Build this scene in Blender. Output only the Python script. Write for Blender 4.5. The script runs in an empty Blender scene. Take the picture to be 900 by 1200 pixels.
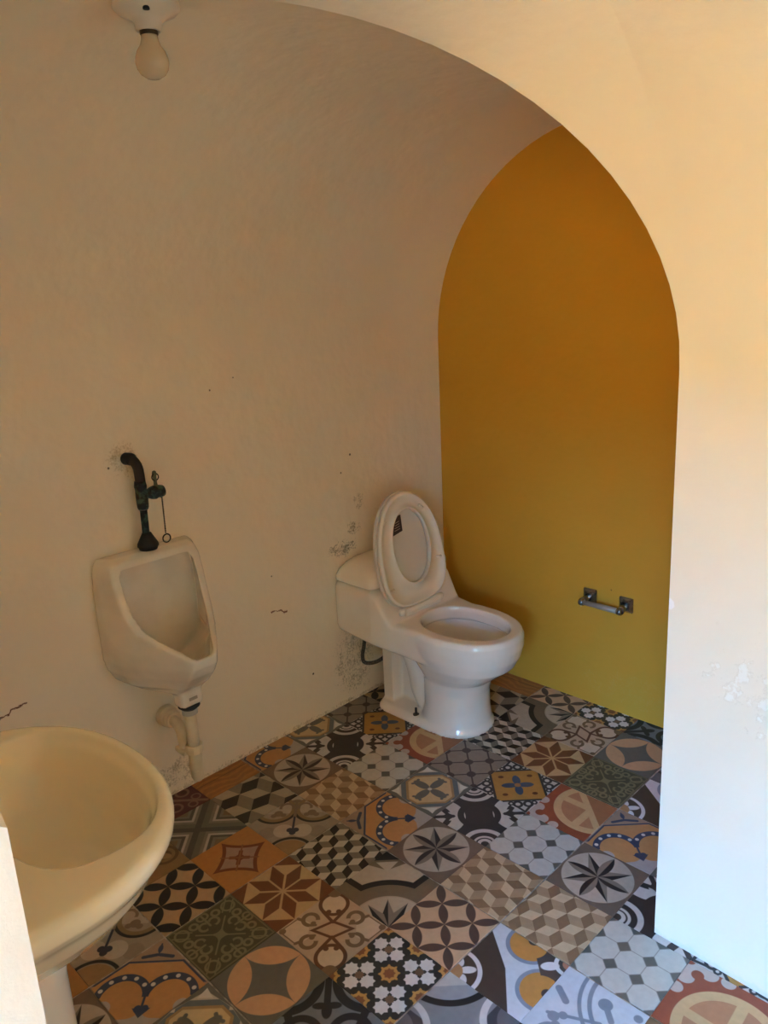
import bpy, bmesh, math, random
from mathutils import Vector, Matrix
random.seed(7)
S = bpy.context.scene
COL = S.collection
PI = math.pi

# ------------------------------------------------------------------ camera
cam_d = bpy.data.cameras.new('camera'); cam = bpy.data.objects.new('camera', cam_d); COL.objects.link(cam)
cam_d.sensor_fit = 'VERTICAL'; cam_d.sensor_height = 36.0; cam_d.lens = 919.05 / 1200 * 36.0
cam_d.clip_start = 0.02
cr = Vector((0.71248386, 0.70012885, -0.04675848)); cdn = Vector((0.15216947, -0.21921842, -0.96373634)); cf = Vector((-0.68498993, 0.67953137, -0.26272781))
cam.matrix_world = Matrix(((cr.x, -cdn.x, -cf.x, 2.10209), (cr.y, -cdn.y, -cf.y, -1.32277), (cr.z, -cdn.z, -cf.z, 1.52919), (0, 0, 0, 1)))
S.camera = cam

# ------------------------------------------------------------------ light: blue sky, sun over the roof from behind the building
world = bpy.data.worlds.new('sky'); S.world = world; world.use_nodes = True
bg = world.node_tree.nodes['Background']; bg.inputs[0].default_value = (0.19, 0.47, 1.0, 1); bg.inputs[1].default_value = 13.5
sun_d = bpy.data.lights.new('sun', 'SUN'); sun = bpy.data.objects.new('sun', sun_d); COL.objects.link(sun)
sun_d.energy = 16.0; sun_d.color = (1.0, 0.90, 0.76); sun_d.angle = math.radians(0.6)
sun.rotation_euler = Vector((0.30, -0.62, -0.74)).to_track_quat('-Z', 'Y').to_euler()
por_d = bpy.data.lights.new('doorway_portal', 'AREA'); por = bpy.data.objects.new('doorway_portal', por_d); COL.objects.link(por)   # sampling aid at the added outer doorway, gives no light of its own
por_d.shape = 'RECTANGLE'; por_d.size = 2.0; por_d.size_y = 2.4; por_d.cycles.is_portal = True
por.location = (3.2, -4.62, 1.2); por.rotation_euler = (PI / 2, 0, 0)
S.view_settings.view_transform = 'Standard'; S.view_settings.look = 'None'; S.view_settings.gamma = 1.0
S.view_settings.use_curve_mapping = False
S.view_settings.exposure = 2.6
S.cycles.max_bounces = 16; S.cycles.diffuse_bounces = 10; S.cycles.glossy_bounces = 6

# ------------------------------------------------------------------ helpers
def lin(h):
    r = []
    for i in (0, 2, 4):
        c = int(h[i:i + 2], 16) / 255
        r.append(c / 12.92 if c <= 0.04045 else ((c + 0.055) / 1.055) ** 2.4)
    return (r[0], r[1], r[2], 1.0)

def link(name, me, mat=None, parent=None, loc=None):
    o = bpy.data.objects.new(name, me); COL.objects.link(o)
    if mat is not None and me is not None:
        me.materials.append(mat)
    if parent is not None: o.parent = parent
    if loc is not None: o.location = loc
    return o

def thing(name, label, cat, loc=(0, 0, 0), group=None):
    o = bpy.data.objects.new(name, None); COL.objects.link(o); o.location = loc
    o.empty_display_size = 0.05
    o['label'] = label; o['category'] = cat
    if group: o['group'] = group
    return o

def mesh_of(bm, name='mesh', smooth=False, recalc=True):
    if recalc: bmesh.ops.recalc_face_normals(bm, faces=bm.faces)
    me = bpy.data.meshes.new(name); bm.to_mesh(me); bm.free()
    if smooth:
        for p in me.polygons: p.use_smooth = True
    return me

def loft(bm, rings, cap0=True, cap1=True, closed=True):
    vs = [[bm.verts.new(p) for p in r] for r in rings]
    n = len(rings[0])
    for a, b in zip(vs, vs[1:]):
        for i in range(n if closed else n - 1):
            j = (i + 1) % n
            bm.faces.new((a[i], a[j], b[j], b[i]))
    if cap0: bm.faces.new(vs[0][::-1])
    if cap1: bm.faces.new(vs[-1])
    return vs

def egg(cx, cy, z, af, ab, b, n=48, p=2.2):
    r = []
    for i in range(n):
        a = 2 * PI * i / n; c, s = math.cos(a), math.sin(a)
        x = math.copysign(abs(c) ** (2 / p), c) * (af if c > 0 else ab)
        y = math.copysign(abs(s) ** (2 / p), s) * b
        r.append((cx + x, cy + y, z))
    return r

def rrect_yz(x, hy, z0, z1, rad, n=6):
    r = []
    for (sy, sz, a0) in ((1, 1, 0), (-1, 1, 90), (-1, -1, 180), (1, -1, 270)):
        cy = sy * (hy - rad); cz = (z1 - rad) if sz > 0 else (z0 + rad)
        for k in range(n):
            a = math.radians(a0 + 90 * k / (n - 1)); r.append((x, cy + rad * math.cos(a), cz + rad * math.sin(a)))
    return r

def rrect_xy(x0, x1, hy, z, rad, n=6, cy=0):
    r = []; rad = min(rad, (x1 - x0) / 2 - 1e-4, hy - 1e-4)
    for (sx, sy, a0) in ((1, 1, 0), (-1, 1, 90), (-1, -1, 180), (1, -1, 270)):
        px = (x1 - rad) if sx > 0 else (x0 + rad); py = cy + sy * (hy - rad)
        for k in range(n):
            a = math.radians(a0 + 90 * k / (n - 1)); r.append((px + rad * math.cos(a), py + rad * math.sin(a), z))
    return r

def box(bm, lo, hi, bev=0.0, seg=2):
    m = Matrix.Translation([(a + b) / 2 for a, b in zip(lo, hi)]) @ Matrix.Diagonal([b - a for a, b in zip(lo, hi)] + [1])
    g = bmesh.ops.create_cube(bm, size=1, matrix=m)
    if bev:
        es = list({e for v in g['verts'] for e in v.link_edges})
        bmesh.ops.bevel(bm, geom=es, offset=bev, segments=seg, profile=0.5, affect='EDGES')

def smooth_path(pts, sub=8):
    pts = [Vector(p) for p in pts]; out = []
    P = [pts[0] * 2 - pts[1]] + pts + [pts[-1] * 2 - pts[-2]]
    for i in range(1, len(P) - 2):
        a, b, c, d = P[i - 1:i + 3]
        for k in range(sub):
            t = k / sub
            out.append(0.5 * (2 * b + (c - a) * t + (2 * a - 5 * b + 4 * c - d) * t * t + (3 * b - a - 3 * c + d) * t ** 3))
    out.append(pts[-1]); return out

def tube(bm, path, rad, n=16, cap=True):
    path = [Vector(p) for p in path]
    rads = rad if isinstance(rad, (list, tuple)) else [rad] * len(path)
    rings = []; up = None
    for i, p in enumerate(path):
        t = (path[min(i + 1, len(path) - 1)] - path[max(i - 1, 0)]).normalized()
        if up is None:
            up = Vector((0, 0, 1)) if abs(t.z) < 0.9 else Vector((1, 0, 0))
        s = t.cross(up).normalized(); up = s.cross(t).normalized()
        rings.append([p + (s * math.cos(2 * PI * k / n) + up * math.sin(2 * PI * k / n)) * rads[i] for k in range(n)])
    loft(bm, rings, cap, cap)

def lathe(bm, prof, n=32, origin=(0, 0, 0), axis='Z'):
    rings = []
    for r, h in prof:
        ring = []
        for k in range(n):
            a = 2 * PI * k / n; c, s = r * math.cos(a), r * math.sin(a)
            q = (c, s, h) if axis == 'Z' else ((h, c, s) if axis == 'X' else (s, h, c))
            ring.append(tuple(q[i] + origin[i] for i in range(3)))
        rings.append(ring)
    loft(bm, rings)

def torus(bm, R, r, origin, axis='Z', n=32, m=10):
    o = Vector(origin); vs = []
    for i in range(n):
        a = 2 * PI * i / n; ring = []
        for k in range(m):
            b = 2 * PI * k / m; rr = R + r * math.cos(b); h = r * math.sin(b)
            q = Vector((rr * math.cos(a), rr * math.sin(a), h))
            if axis == 'X': q = Vector((q.z, q.x, q.y))
            if axis == 'Y': q = Vector((q.x, q.z, q.y))
            ring.append(bm.verts.new(o + q))
        vs.append(ring)
    for i in range(n):
        for k in range(m):
            a, b = vs[i], vs[(i + 1) % n]; l = (k + 1) % m
            bm.faces.new((a[k], a[l], b[l], b[k]))

def evaluated(me, mods):
    o = bpy.data.objects.new('tmp', me); COL.objects.link(o)
    extra = []
    for kind, props in mods:
        m = o.modifiers.new('m', kind)
        for k, v in props.items():
            if k == 'cutter':
                c = bpy.data.objects.new('cut', v); COL.objects.link(c); extra.append(c); m.object = c
            else: setattr(m, k, v)
    dg = bpy.context.evaluated_depsgraph_get(); dg.update()
    r = bpy.data.meshes.new_from_object(o.evaluated_get(dg))
    for q in [o] + extra: bpy.data.objects.remove(q)
    return r

def fuse(bm, voxel=0.005, cut=None, smooth=4, ratio=None):
    """overlapping solids -> one glazed ceramic body; cut is hollowed out"""
    me = evaluated(mesh_of(bm), [('REMESH', dict(mode='VOXEL', voxel_size=voxel))])
    if cut is not None:
        cm = mesh_of(cut)
        me = evaluated(me, [('BOOLEAN', dict(operation='DIFFERENCE', solver='EXACT', cutter=cm))])
        me = evaluated(me, [('REMESH', dict(mode='VOXEL', voxel_size=voxel))])
    me = evaluated(me, [('SMOOTH', dict(factor=0.5, iterations=smooth))])
    for p in me.polygons: p.use_smooth = True
    return me

# ------------------------------------------------------------------ node expression builder (flat print on tiles, stains)
class X:
    tree = None; cache = {}
    def __init__(s, v): s.v = v
    def __add__(a, b): return mth('ADD', a, b)
    __radd__ = __add__
    def __sub__(a, b): return mth('SUBTRACT', a, b)
    def __rsub__(a, b): return mth('SUBTRACT', b, a)
    def __mul__(a, b): return mth('MULTIPLY', a, b)
    __rmul__ = __mul__
    def __truediv__(a, b): return mth('DIVIDE', a, b)
    def __neg__(a): return mth('MULTIPLY', a, -1.0)

def mth(op, *args, clamp=False):
    key = (op, clamp) + tuple(id(a.v) if isinstance(a, X) else float(a) for a in args)
    if key in X.cache: return X.cache[key]
    n = X.tree.nodes.new('ShaderNodeMath'); n.operation = op; n.use_clamp = clamp
    for i, a in enumerate(args):
        if isinstance(a, X): X.tree.links.new(a.v, n.inputs[i])
        else: n.inputs[i].default_value = a
    r = X(n.outputs[0]); X.cache[key] = r; r.keep = args
    return r

def fabs(a): return mth('ABSOLUTE', a)
def fmin(*a):
    r = a[0]
    for b in a[1:]: r = mth('MINIMUM', r, b)
    return r
def fmax(*a):
    r = a[0]
    for b in a[1:]: r = mth('MAXIMUM', r, b)
    return r
def length(a, b): return mth('SQRT', mth('MULTIPLY_ADD', a, a, b * b))
def disc(a, b, cx, cy, r): return length(a - cx, b - cy) - r
def ring(a, b, cx, cy, r, w): return fabs(disc(a, b, cx, cy, r)) - w
def seg(a, b, ax, ay, bx, by, w):
    dx, dy = bx - ax, by - ay; L = dx * dx + dy * dy
    pa, pb = a - ax, b - ay
    t = mth('MULTIPLY_ADD', pa, dx / L, pb * (dy / L), clamp=True)
    return length(pa - t * dx, pb - t * dy) - w
def half(a, b, nx, ny, c):
    n = math.hypot(nx, ny); return mth('MULTIPLY_ADD', a, nx / n, b * (ny / n)) - c / n
def rep(a, s): return mth('SUBTRACT', mth('FLOORED_MODULO', a + s / 2, s), s / 2)
def inter(*a): return fmax(*a)
def ell(a, b, cx, cy, rx, ry): return (length((a - cx) / rx, (b - cy) / ry) - 1.0) * min(rx, ry)
def lens(a, b, L, W):
    """vesica lying along a, half length L, half width W"""
    d = (L * L - W * W) / (2 * W)
    return disc(a, fabs(b), 0, -d, d + W)

class Paint:
    def __init__(s, base): s.c = base
    def __call__(s, color, d, w=0.02):
        m = mth('SUBTRACT', 0.5, d / w, clamp=True)
        n = X.tree.nodes.new('ShaderNodeMix'); n.data_type = 'RGBA'
        X.tree.links.new(m.v, n.inputs[0])
        for v, i in ((s.c, 6), (color, 7)):
            if isinstance(v, str): n.inputs[i].default_value = lin(v)
            else: X.tree.links.new(v, n.inputs[i])
        s.c = n.outputs[2]

def hexcell(a, b, R, pointy=True):
    if not pointy: a, b = b, a
    sx, sy = math.sqrt(3) * R, 3 * R
    a1, b1 = rep(a, sx), rep(b, sy)
    a2, b2 = rep(a + sx / 2, sx), rep(b + sy / 2, sy)
    k = mth('LESS_THAN', a1 * a1 + b1 * b1, a2 * a2 + b2 * b2)
    la, lb = a2 + (a1 - a2) * k, b2 + (b1 - b2) * k
    return (la, lb) if pointy else (lb, la)

def cubes(P, u, v, R, faces, pointy=True):
    la, lb = hexcell(u, v, R, pointy)
    ds = [la * math.cos(math.radians(a)) + lb * math.sin(math.radians(a)) for a, c in faces]
    for k in (1, 2):
        o = [ds[j] for j in range(3) if j != k]
        P(faces[k][1], fmax(*o) - ds[k], 0.015)

# each pattern: x, y along the tile edges (-1..1); u, v along its diagonals
def p_olive(P, x, y, u, v):
    a, b = fabs(u), fabs(v); m, n = fmax(a, b), fmin(a, b)
    L = '857d60'
    P(L, inter(ring(m, n, 0.46, 0.26, 0.13, 0.035), half(m, n, -1, 0.5, -0.25)))
    P(L, ring(m, n, 0.98, 0.0, 0.17, 0.03)); P(L, ring(m, n, 0.74, 0.28, 0.1, 0.035))
    P(L, seg(m, n, 0.15, 0.0, 0.62, 0.0, 0.022)); P(L, seg(m, n, 0.32, 0.32, 0.62, 0.62, 0.03))
    P(L, ring(m, n, 0.62, 0.56, 0.1, 0.03)); P(L, seg(m, n, 0.75, 0.1, 1.2, 0.1, 0.02))
    P(L, fmin(fmax(m, (m + n) * 0.75) - 0.13, m + n * 2.2 - 0.24)); P('7a7258', fabs(fmax(fabs(x), fabs(y)) - 0.95) - 0.02)
def p_star(P, x, y, u, v):
    a, b = fabs(x), fabs(y); m, n = fmax(a, b), fmin(a, b)
    rh = inter(half(m, n, 0, -1, -0.028), half(m, n, 1, -1, 0.586), half(m, n, -1, 1, -0.045), half(m, n, 0, 1, 0.414))
    P('7a4a30', rh); P('7a4a30', half(m, n, -1, -1, -1.43))
def p_darkcubes(P, x, y, u, v): cubes(P, u, v, 0.30, ((60, '83786a'), (180, '2e211d'), (300, 'cbbfae')), pointy=False)
def p_circle(P, x, y, u, v):
    a, b = fabs(x), fabs(y)
    P('cfa27c', inter(disc(a, b, 0, 0, 0.97), disc(a, b, 1, 1, 1.0)))
def p_scroll(P, x, y, u, v):
    a, b = fabs(u), fabs(v); D = '6a4330'; G = '80654c'
    P('d8c2ab', disc(a, b, 0, 0.86, 0.36)); P('d8c2ab', inter(disc(a, b, 0.85, 0, 0.36), half(a, b, -1, 0, -0.6)))
    P(D, fabs(half(a, b, 0.27, 0.52, 0.27 * 0.5)) - 0.04); 
    P('c9ad92', fmin(half(a, b, 0, -1, -0.3), half(a, b, -1, 0, -0.55))) if False else None
    P(D, ring(a, b, 0, 0.86, 0.36, 0.05)); P(D, seg(a, b, 0.0, 0.24, 0.27, 0.6, 0.045))
    P(D, disc(a, b, 0.13, 0.6, 0.07)); P(G, inter(disc(a, b, 0, 1.3, 0.2), half(a, b, 0, -1, -1.05)))
    P(G, inter(ring(a, b, 0.58, 0.36, 0.19, 0.055), fmin(half(a, b, -1, 0, -0.6), half(a, b, 0, -1, -0.34))))
    P(G, seg(a, b, 0.6, 0.17, 0.44, 0.17, 0.04)); P(G, disc(a, b, 0.5, 0.23, 0.07))
    P(G, seg(a, b, 0.77, 0.34, 0.9, 0.4, 0.045)); P(G, seg(a, b, 0.95, 0.36, 1.25, 0.08, 0.018)); P(G, disc(a, b, 1.26, 0.0, 0.09))
def p_blackarc(P, x, y, u, v):
    a = fabs(u); r = length(u, v + 1.414)
    fld = fmin(r - 1.46, half(a, v, -0.9, 1, -0.775 - 0.02))
    P('b8a692', inter(fld, fld * -1.0 - 9.0)); P('bfb09c', fld * -1.0 + 0.18); P('7b6a56', half(a, v, 0.45, -1, -0.62))
    P('c3b5a3', half(a, v, 1.6, -1, -0.75 + 0.0) if False else inter(half(a, v, 1.3, -1, -0.55), half(a, v, 0, 1, 0.95)))
    P('2a2422', fmax(fld - 0.2, fld * -1.0)); P('2a2422', half(a, v, 0, -1, -1.03))
    P('7b6a56', inter(fld, fld * -1.0 - 0.4)); P('c0b19d', inter(r - 1.02, half(a, v, 1, 0, 9)))
    P('7b6a56', r - 0.2)
    for ang, c1, c2 in ((0, '2a2422', '8a7d70'), (34, '2a2422', '8a7d70'), (-34, '2a2422', '8a7d70')):
        s_, c_ = math.sin(math.radians(ang)), math.cos(math.radians(ang))
        l = u * s_ + (v + 1.414) * c_; w = u * c_ - (v + 1.414) * s_
        k = inter(fabs(w) - l * 0.36, fabs(w) - (0.93 - l) * 0.3)
        P(c2, k); P(c1, fmax(k, w if ang <= 0 else -w))
def p_damask(P, x, y, u, v):
    a = fabs(u); D = '2c2c31'
    P(D, inter(ring(a, v, 0.95, 1.25, 0.75, 0.11), half(a, v, 0, 1, 1.3))); P(D, seg(a, v, 0, 1.4, 0, 0.6, 0.08))
    P(D, ell(a, v, 0.16, 0.62, 0.18, 0.09)); P(D, ell(a, v, 0, 0.5, 0.12, 0.22)); P(D, ring(a, v, 0.55, -0.1, 0.42, 0.09))
    P(D, ring(a, v, 0, -0.75, 0.45, 0.1)); P(D, disc(a, v, 0, -0.75, 0.2)); P(D, seg(a, v, 0.9, 0.5, 0.75, 0.1, 0.09))
def p_zellige(P, x, y, u, v):
    qa, qb = fabs(x) - 0.5, fabs(y) - 0.5
    du, dv = fabs((qa + qb) * 0.7071), fabs((qa - qb) * 0.7071)
    ca, cb = fabs(du - 0.19), fabs(dv - 0.19)
    P('4a3c30', inter(fmax(fabs(rep(x, 1.0)), fabs(rep(y, 1.0))) - 0.3, 9.0 - fabs(x))) if False else None
    gx, gy = fabs(rep(x, 2.0)), fabs(rep(y, 2.0))
    for px_, py_ in ((gx, gy), (fabs(rep(x + 1.0, 2.0)), fabs(rep(y + 1.0, 2.0))), (fabs(rep(x + 1.0, 2.0)), gy), (gx, fabs(rep(y + 1.0, 2.0)))):
        P('c69a58', fmin(fmax(px_, py_) - 0.19, (px_ + py_) * 0.7071 - 0.19))
        P('3a3531', inter(ring(px_, py_, 0, 0, 0.3, 0.09), 0.05 - fabs(px_ - py_), 0.03 - fmin(px_, py_)))
        P('8a5a3c', fmin(fmax(px_, py_) - 0.11, (px_ + py_) * 0.7071 - 0.11))
    P('e2e0e0', fmin(fmax(ca, cb) - 0.138, (ca + cb) * 0.7071 - 0.138)); P('7d604a', fmin(fmax(du, dv) - 0.085, (du + dv) * 0.7071 - 0.085))
def leafgrid(P, u, v, s, W, col, off=0.0):
    a, b = rep(u + off, s), rep(v + off, s)
    a2, b2 = rep(u + off + s / 2, s), rep(v + off + s / 2, s)
    P(col, lens(a2, b, s / 2, W)); P(col, lens(b2, a, s / 2, W))
def p_leafgrid(P, x, y, u, v): leafgrid(P, u, v, 0.7071, 0.125, '5e4840')
def p_hearts(P, x, y, u, v):
    b = fabs(v); N = '3e4760'
    P('c4915f', inter(half(u, b, -1, 0, 0.62), half(u, b, -1, 1, 1.28), half(u, b, 1, 0, 0.5)))
    P(N, inter(fabs(fmax(half(u, b, -1, 0, 0.66), half(u, b, -1, 1, 1.32))) - 0.028, half(u, b, 1, 0, 0.0)))
    P('c4915f', disc(u, b, 0.42, 0.46, 0.5)); P('b5aba6', inter(disc(u, b, 0.42, 0.46, 0.5) * -1.0, half(u, b, -1, 0, -0.5)))
    P('c4915f', disc(u, b, 0.55, 0.32, 0.36)); P(N, inter(ring(u, b, 0.36, 0.56, 0.58, 0.1), half(u, b, 1, 0, 0.34)))
    P('c4915f', inter(disc(u, b, 0.36, 0.56, 0.48), half(u, b, -1, 0, -0.2), half(u, b, 1, 0, 0.6))); P('b5aba6', disc(u, b, 0.62, 0.92, 0.2))
    for t in (-52, -22, 8, 38, 68):
        t = math.radians(t); P('d9d5d2', disc(u, b, 0.36 - 0.58 * math.cos(t), 0.56 + 0.58 * math.sin(t), 0.055))
    P(N, seg(u, b, 0.15, 0, 0.6, 0, 0.03)); P(N, ell(u, b, 0.66, 0.08, 0.1, 0.09)); P(N, inter(half(u, b, 1, 1.2, 0.9), half(u, b, -1, 0, -0.64)))
    P(N, ell(u, b, -1.05, 0.0, 0.12, 0.06)); P(N, seg(u, b, -0.86, 0.05, -0.8, 0.36, 0.05)); P(N, seg(u, b, -1.2, 0, -0.84, 0, 0.02))
def p_cartouche(P, x, y, u, v):
    a, b = fabs(u), fabs(v); m, n = fmax(a, b), fmin(a, b)
    P('cfc6b8', half(m, n, 1, 0.7, 1.16)); P('6c7478', inter(m - 0.92, half(m, n, 1, 0.75, 1.18), n - 0.62))
    P('a98a62', fmax(m - 0.76, m + n - 1.22)); P('d3b98c', fmax(m - 0.68, m + n - 1.12))
    P('e2ded6', inter(half(m, n, 1, 1.5, 1.24), half(m, n, -1, 0, -0.97)))
    xa, ya = fabs(x), fabs(y); k, l = fmax(xa, ya), fmin(xa, ya)
    P('6e6b66', ell(k, l, 0.36, 0, 0.32, 0.15)); P('6e6b66', seg(k, l, 0.55, 0.0, 0.62, 0.14, 0.05)); P('d9d2c4', disc(a, b, 0, 0, 0.07))
def p_lattice(P, x, y, u, v):
    s = 0.7071; a, b = fabs(rep(u, s)), fabs(rep(v, s)); D = '4d3d38'
    P(D, fmin(a, b) - 0.028); P(D, fmax(fmax(a, b), (a + b) * 0.72) - 0.15)
    P(D, inter(fmax(a, b) - 0.04, 9.0))
def p_star8(P, x, y, u, v):
    r = length(u, v); th = mth('ARCTAN2', v, u)
    P('bcae9f', r - 0.95)
    for off, kite in ((0.0, True), (PI / 4, False)):
        l = rep(th + off, PI / 2); pa, pb = r * mth('COSINE', l), r * mth('SINE', l)
        if kite: k = inter(fabs(pb) - pa * 0.45, fabs(pb) - (0.93 - pa) * 0.27)
        else: k = lens(pa - 0.45, pb, 0.46, 0.15)
        P('857a6e', k); P('35292a', fmax(k, pb * (1.0 if kite else 1.0)))
def p_blackscroll(P, x, y, u, v):
    a, b = fabs(u), fabs(v); W = 'cfcac6'; D = '3d3434'
    P(W, disc(a, b, 1.28, 0, 0.86)); P(D, inter(ring(a, b, 1.42, 0.0, 0.5, 0.09), half(a, b, 0, -1, -0.2)))
    P(D, seg(a, b, 1.4, 0, 0.8, 0, 0.07)); P(D, inter(half(a, b, 0.7, 1, 0.82), half(a, b, -0.7, 1, -0.5))); P(D, seg(a, b, 0.95, 0.1, 1.1, 0.34, 0.06))
    P(D, inter(ring(a, b, 0, 0, 0.56, 0.1), half(a, b, 1, 0, 0.7)))
    P(W, disc(a, b, 0, 1.32, 0.66)); P(D, ring(a, b, 0, 1.32, 0.43, 0.08)); P(D, disc(a, b, 0, 1.32, 0.12)); P(D, ring(a, b, 0, 1.32, 0.25, 0.025))
    P(D, inter(ring(a, b, 0, 1.32, 0.74, 0.07), 9.0))
def p_flower(P, x, y, u, v):
    a, b = fabs(u), fabs(v); m, n = fmax(a, b), fmin(a, b); D = '3b3536'
    P('cbc6c2', half(m, n, -1, 0, -0.78)); P(D, ring(m, n, 0.98, 0.16, 0.12, 0.045)); P(D, seg(m, n, 0.8, 0.0, 0.8, 0.6, 0.04))
    P(D, seg(m, n, 1.1, 0.2, 1.36, 0.0, 0.04)); P(D, ring(m, n, 0.93, 0.36, 0.07, 0.03))
    P('4c5a70', ell(m, n, 0.27, 0, 0.24, 0.13)); P('4c5a70', disc(m, n, 0.47, 0, 0.05)); P('b98250', disc(a, b, 0, 0, 0.1)); P('6e4028', ell(a, b, 0.47, 0.47, 0.09, 0.07))
def p_cubes(P, x, y, u, v): cubes(P, u, v, 0.352, ((300, 'ae9274'), (180, 'ccb494'), (60, '8f7055')), pointy=False)
def p_octagons(P, x, y, u, v):
    a, b = fabs(rep(x, 2 / 3)), fabs(rep(y, 2 / 3)); k = fmax(a, b)
    P('c9c6bf', fmax(k - 0.322, a + b - 0.462)); P('6b655f', a + b * 1.0 * -1.0 if False else 0.487 - (a + b))
def p_hourglass(P, x, y, u, v):
    r = length(u - 0.6, v); b = fabs(v)
    P('9a5038', inter(0.9 - r, half(u, b, 1, 0, 0.6)))
    P('c3b3ab', half(u, b, 1, -0.0, -1.02)); P('c3b3ab', disc(u, b, -0.98, 0.28, 0.2)); P('c3b3ab', disc(u, b, -0.72, 0.6, 0.16))
    P('9a5038', disc(u, b, -0.98, 0, 0.14)); P('9a5038', half(u, b, -1, 0, 0.0) if False else disc(u, b, -1.4, 0, 0.12))
    P('d3ae80', fmax(r - 1.14, 0.9 - r)) ; P('b8835e', r - 0.9); P('d3ae80', inter(seg(u, b, 0.6, 0.0, -0.2, 0.75, 0.12), r - 1.1))
    P('c9a58f', inter(r - 0.0, 1.0)); P('d3ae80', inter(half(u, b, -1, 0, -0.42), half(u, b, 1, 0, 0.62)))
    P('a8714e', half(u, b, -1, 0, -0.62))
def p_blackcircles(P, x, y, u, v): leafgrid(P, u, v, 0.74, 0.15, '2c2829', off=0.37)
def p_orangecart(P, x, y, u, v):
    a, b = fabs(u), fabs(v); m, n = fmax(a, b), fmin(a, b); q = n * n * 0.42
    q = n * n * 0.3; P('7d4128', m - q - 0.52); P('a98a78', m - q - 0.41); P('7d4128', inter(n - 0.06, m - 0.3)); P('7d4128', disc(a, b, 0, 0, 0.13)); P('8d5a3c', n - 0.025); P('b98048', (m - q - 0.56) * -1.0)
def p_greyorn(P, x, y, u, v):
    a = fabs(u); K = disc(a, v, 0.62, 0.72, 0.0)
    P('b5a898', inter(K - 0.6, 9.0)); P('b5a898', half(a, v, 0, -1, -0.5)); P('8d7758', fabs(K - 0.56) - 0.07); P('2e2a2a', inter(fabs(K - 0.66) - 0.045, half(a, v, 0, 1, 0.62)))
    P('b5a898', inter(K - 0.46, 9.0)); P('83705f', disc(a, v, 0.52, 0.5, 0.14)); P('83705f', disc(a, v, 0.36, 0.42, 0.09)); P('83705f', disc(a, v, 0.66, 0.4, 0.09))
    P('83705f', inter(ring(a, v, 0.28, 0.78, 0.2, 0.045), half(a, v, 0, -1, -0.72))); P('83705f', seg(a, v, 0, 0.35, 0, 1.1, 0.05)); P('83705f', ell(a, v, 0, 1.1, 0.16, 0.08))
    P('97897a', disc(a, v, 0.75, -0.4, 0.26)); P('bfb2a2', disc(a, v, 0.28, -0.33, 0.3)); P('33374a', seg(a, v, 0, 0.3, 0, -0.3, 0.035)); P('33374a', disc(a, v, 0.09, -0.3, 0.1)); P('33374a', disc(a, v, 0, -0.42, 0.1))
    P('2e2a2a', ring(a, v, 0, -1.35, 0.68, 0.05)); P('a07e58', disc(a, v, 0, -1.35, 0.6))
def p_spiral(P, x, y, u, v):
    D = '6b5238'; a = fabs(u)
    for cx, cy, r in ((0.6, 0.25, 0.36), (0.62, 0.25, 0.14), (0.0, -0.6, 0.32), (0.0, 0.9, 0.3)):
        P(D, ring(a, v, cx, cy, r, 0.05))
    P('a5875e', ell(a, v, 0.62, 0.2, 0.2, 0.12)); P(D, seg(a, v, 0, -1.2, 0, 1.2, 0.04))
def p_cross(P, x, y, u, v):
    a, b = fabs(u), fabs(v); m = fmin(a, b)
    P('7f7a70', m - 0.56); P('5a554e', m - 0.47); P('bdb3a8', m - 0.37); P('857d72', m - 0.29); P('6f6a60', m - 0.19)
    P('55524c', inter(a - 0.19, u)); P('55524c', inter(b - 0.19, v))
def p_bigcubes(P, x, y, u, v): cubes(P, u, v + 0.1, 0.58, ((90, 'b3a48c'), (210, '877c6c'), (330, '352b25')))
def p_wood(P, x, y, u, v):
    n = X.tree.nodes.new('ShaderNodeTexWave'); n.inputs['Scale'].default_value = 12; n.inputs['Distortion'].default_value = 14; n.inputs['Detail'].default_value = 3
    n.inputs['Detail Scale'].default_value = 0.6
    tc = X.tree.nodes.new('ShaderNodeTexCoord'); X.tree.links.new(tc.outputs['Object'], n.inputs[0])
    P('a26f42', 0.35 - X(n.outputs['Fac']), 0.6); P('5d3d26', fabs(x - 0.2) - 0.01)
def p_red(P, x, y, u, v):
    a, b = fabs(u), fabs(v)
    P('8a6a5e', ring(a, b, 0.4, 0.4, 0.2, 0.04)); P('8a6a5e', seg(a, b, 0, 0, 1.3, 0, 0.06)); P('4b2a2c', disc(a, b, 0.45, 0.42, 0.1)); P('8a6a5e', ring(a, b, 0.9, 0.2, 0.14, 0.03))
def p_halfmoons(P, x, y, u, v):
    a = fabs(v)
    P('4d403a', half(u, a, 1, 0.12, -0.1)); w = length(u + 1.36, v)
    P('e0dde0', fabs(w - 0.66) - 0.055); P('e0dde0', inter(ell(u, a, -0.98, 0.0, 0.2, 0.1))); P('e0dde0', ell(u, a, -1.12, 0.25, 0.08, 0.14)); P('b98b60', w - 0.26)
    P('d4d6de', inter(half(u, a, -1, -0.12, 0.1), 9.0))
    P('8f96a8', disc(u, a, 0.62, 0.66, 0.6)); P('c88f4e', disc(u, a, 0.62, 0.66, 0.5))
    k = inter(half(u, a, -1, 0, -0.68), disc(u, a, 0.62, 0.66, 0.42) * -1.0, half(u, a, 1, 0, 9), half(u, a, 0, 1, 0.6)); P('574a46', k)
    P('e0dde0', inter(ell(u, a, 0.95, 0.0, 0.22, 0.12))); P('e0dde0', ring(u, a, 1.4, 0.0, 0.3, 0.05)); P('574a46', disc(u, a, 0.72, 0.75, 0.13)); P('c0846a', disc(u, a, 1.4, 0, 0.15))
    P('7f7c7a', inter(fabs(u + 0.0) + a * 1.7 - 0.3, 9.0))
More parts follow.
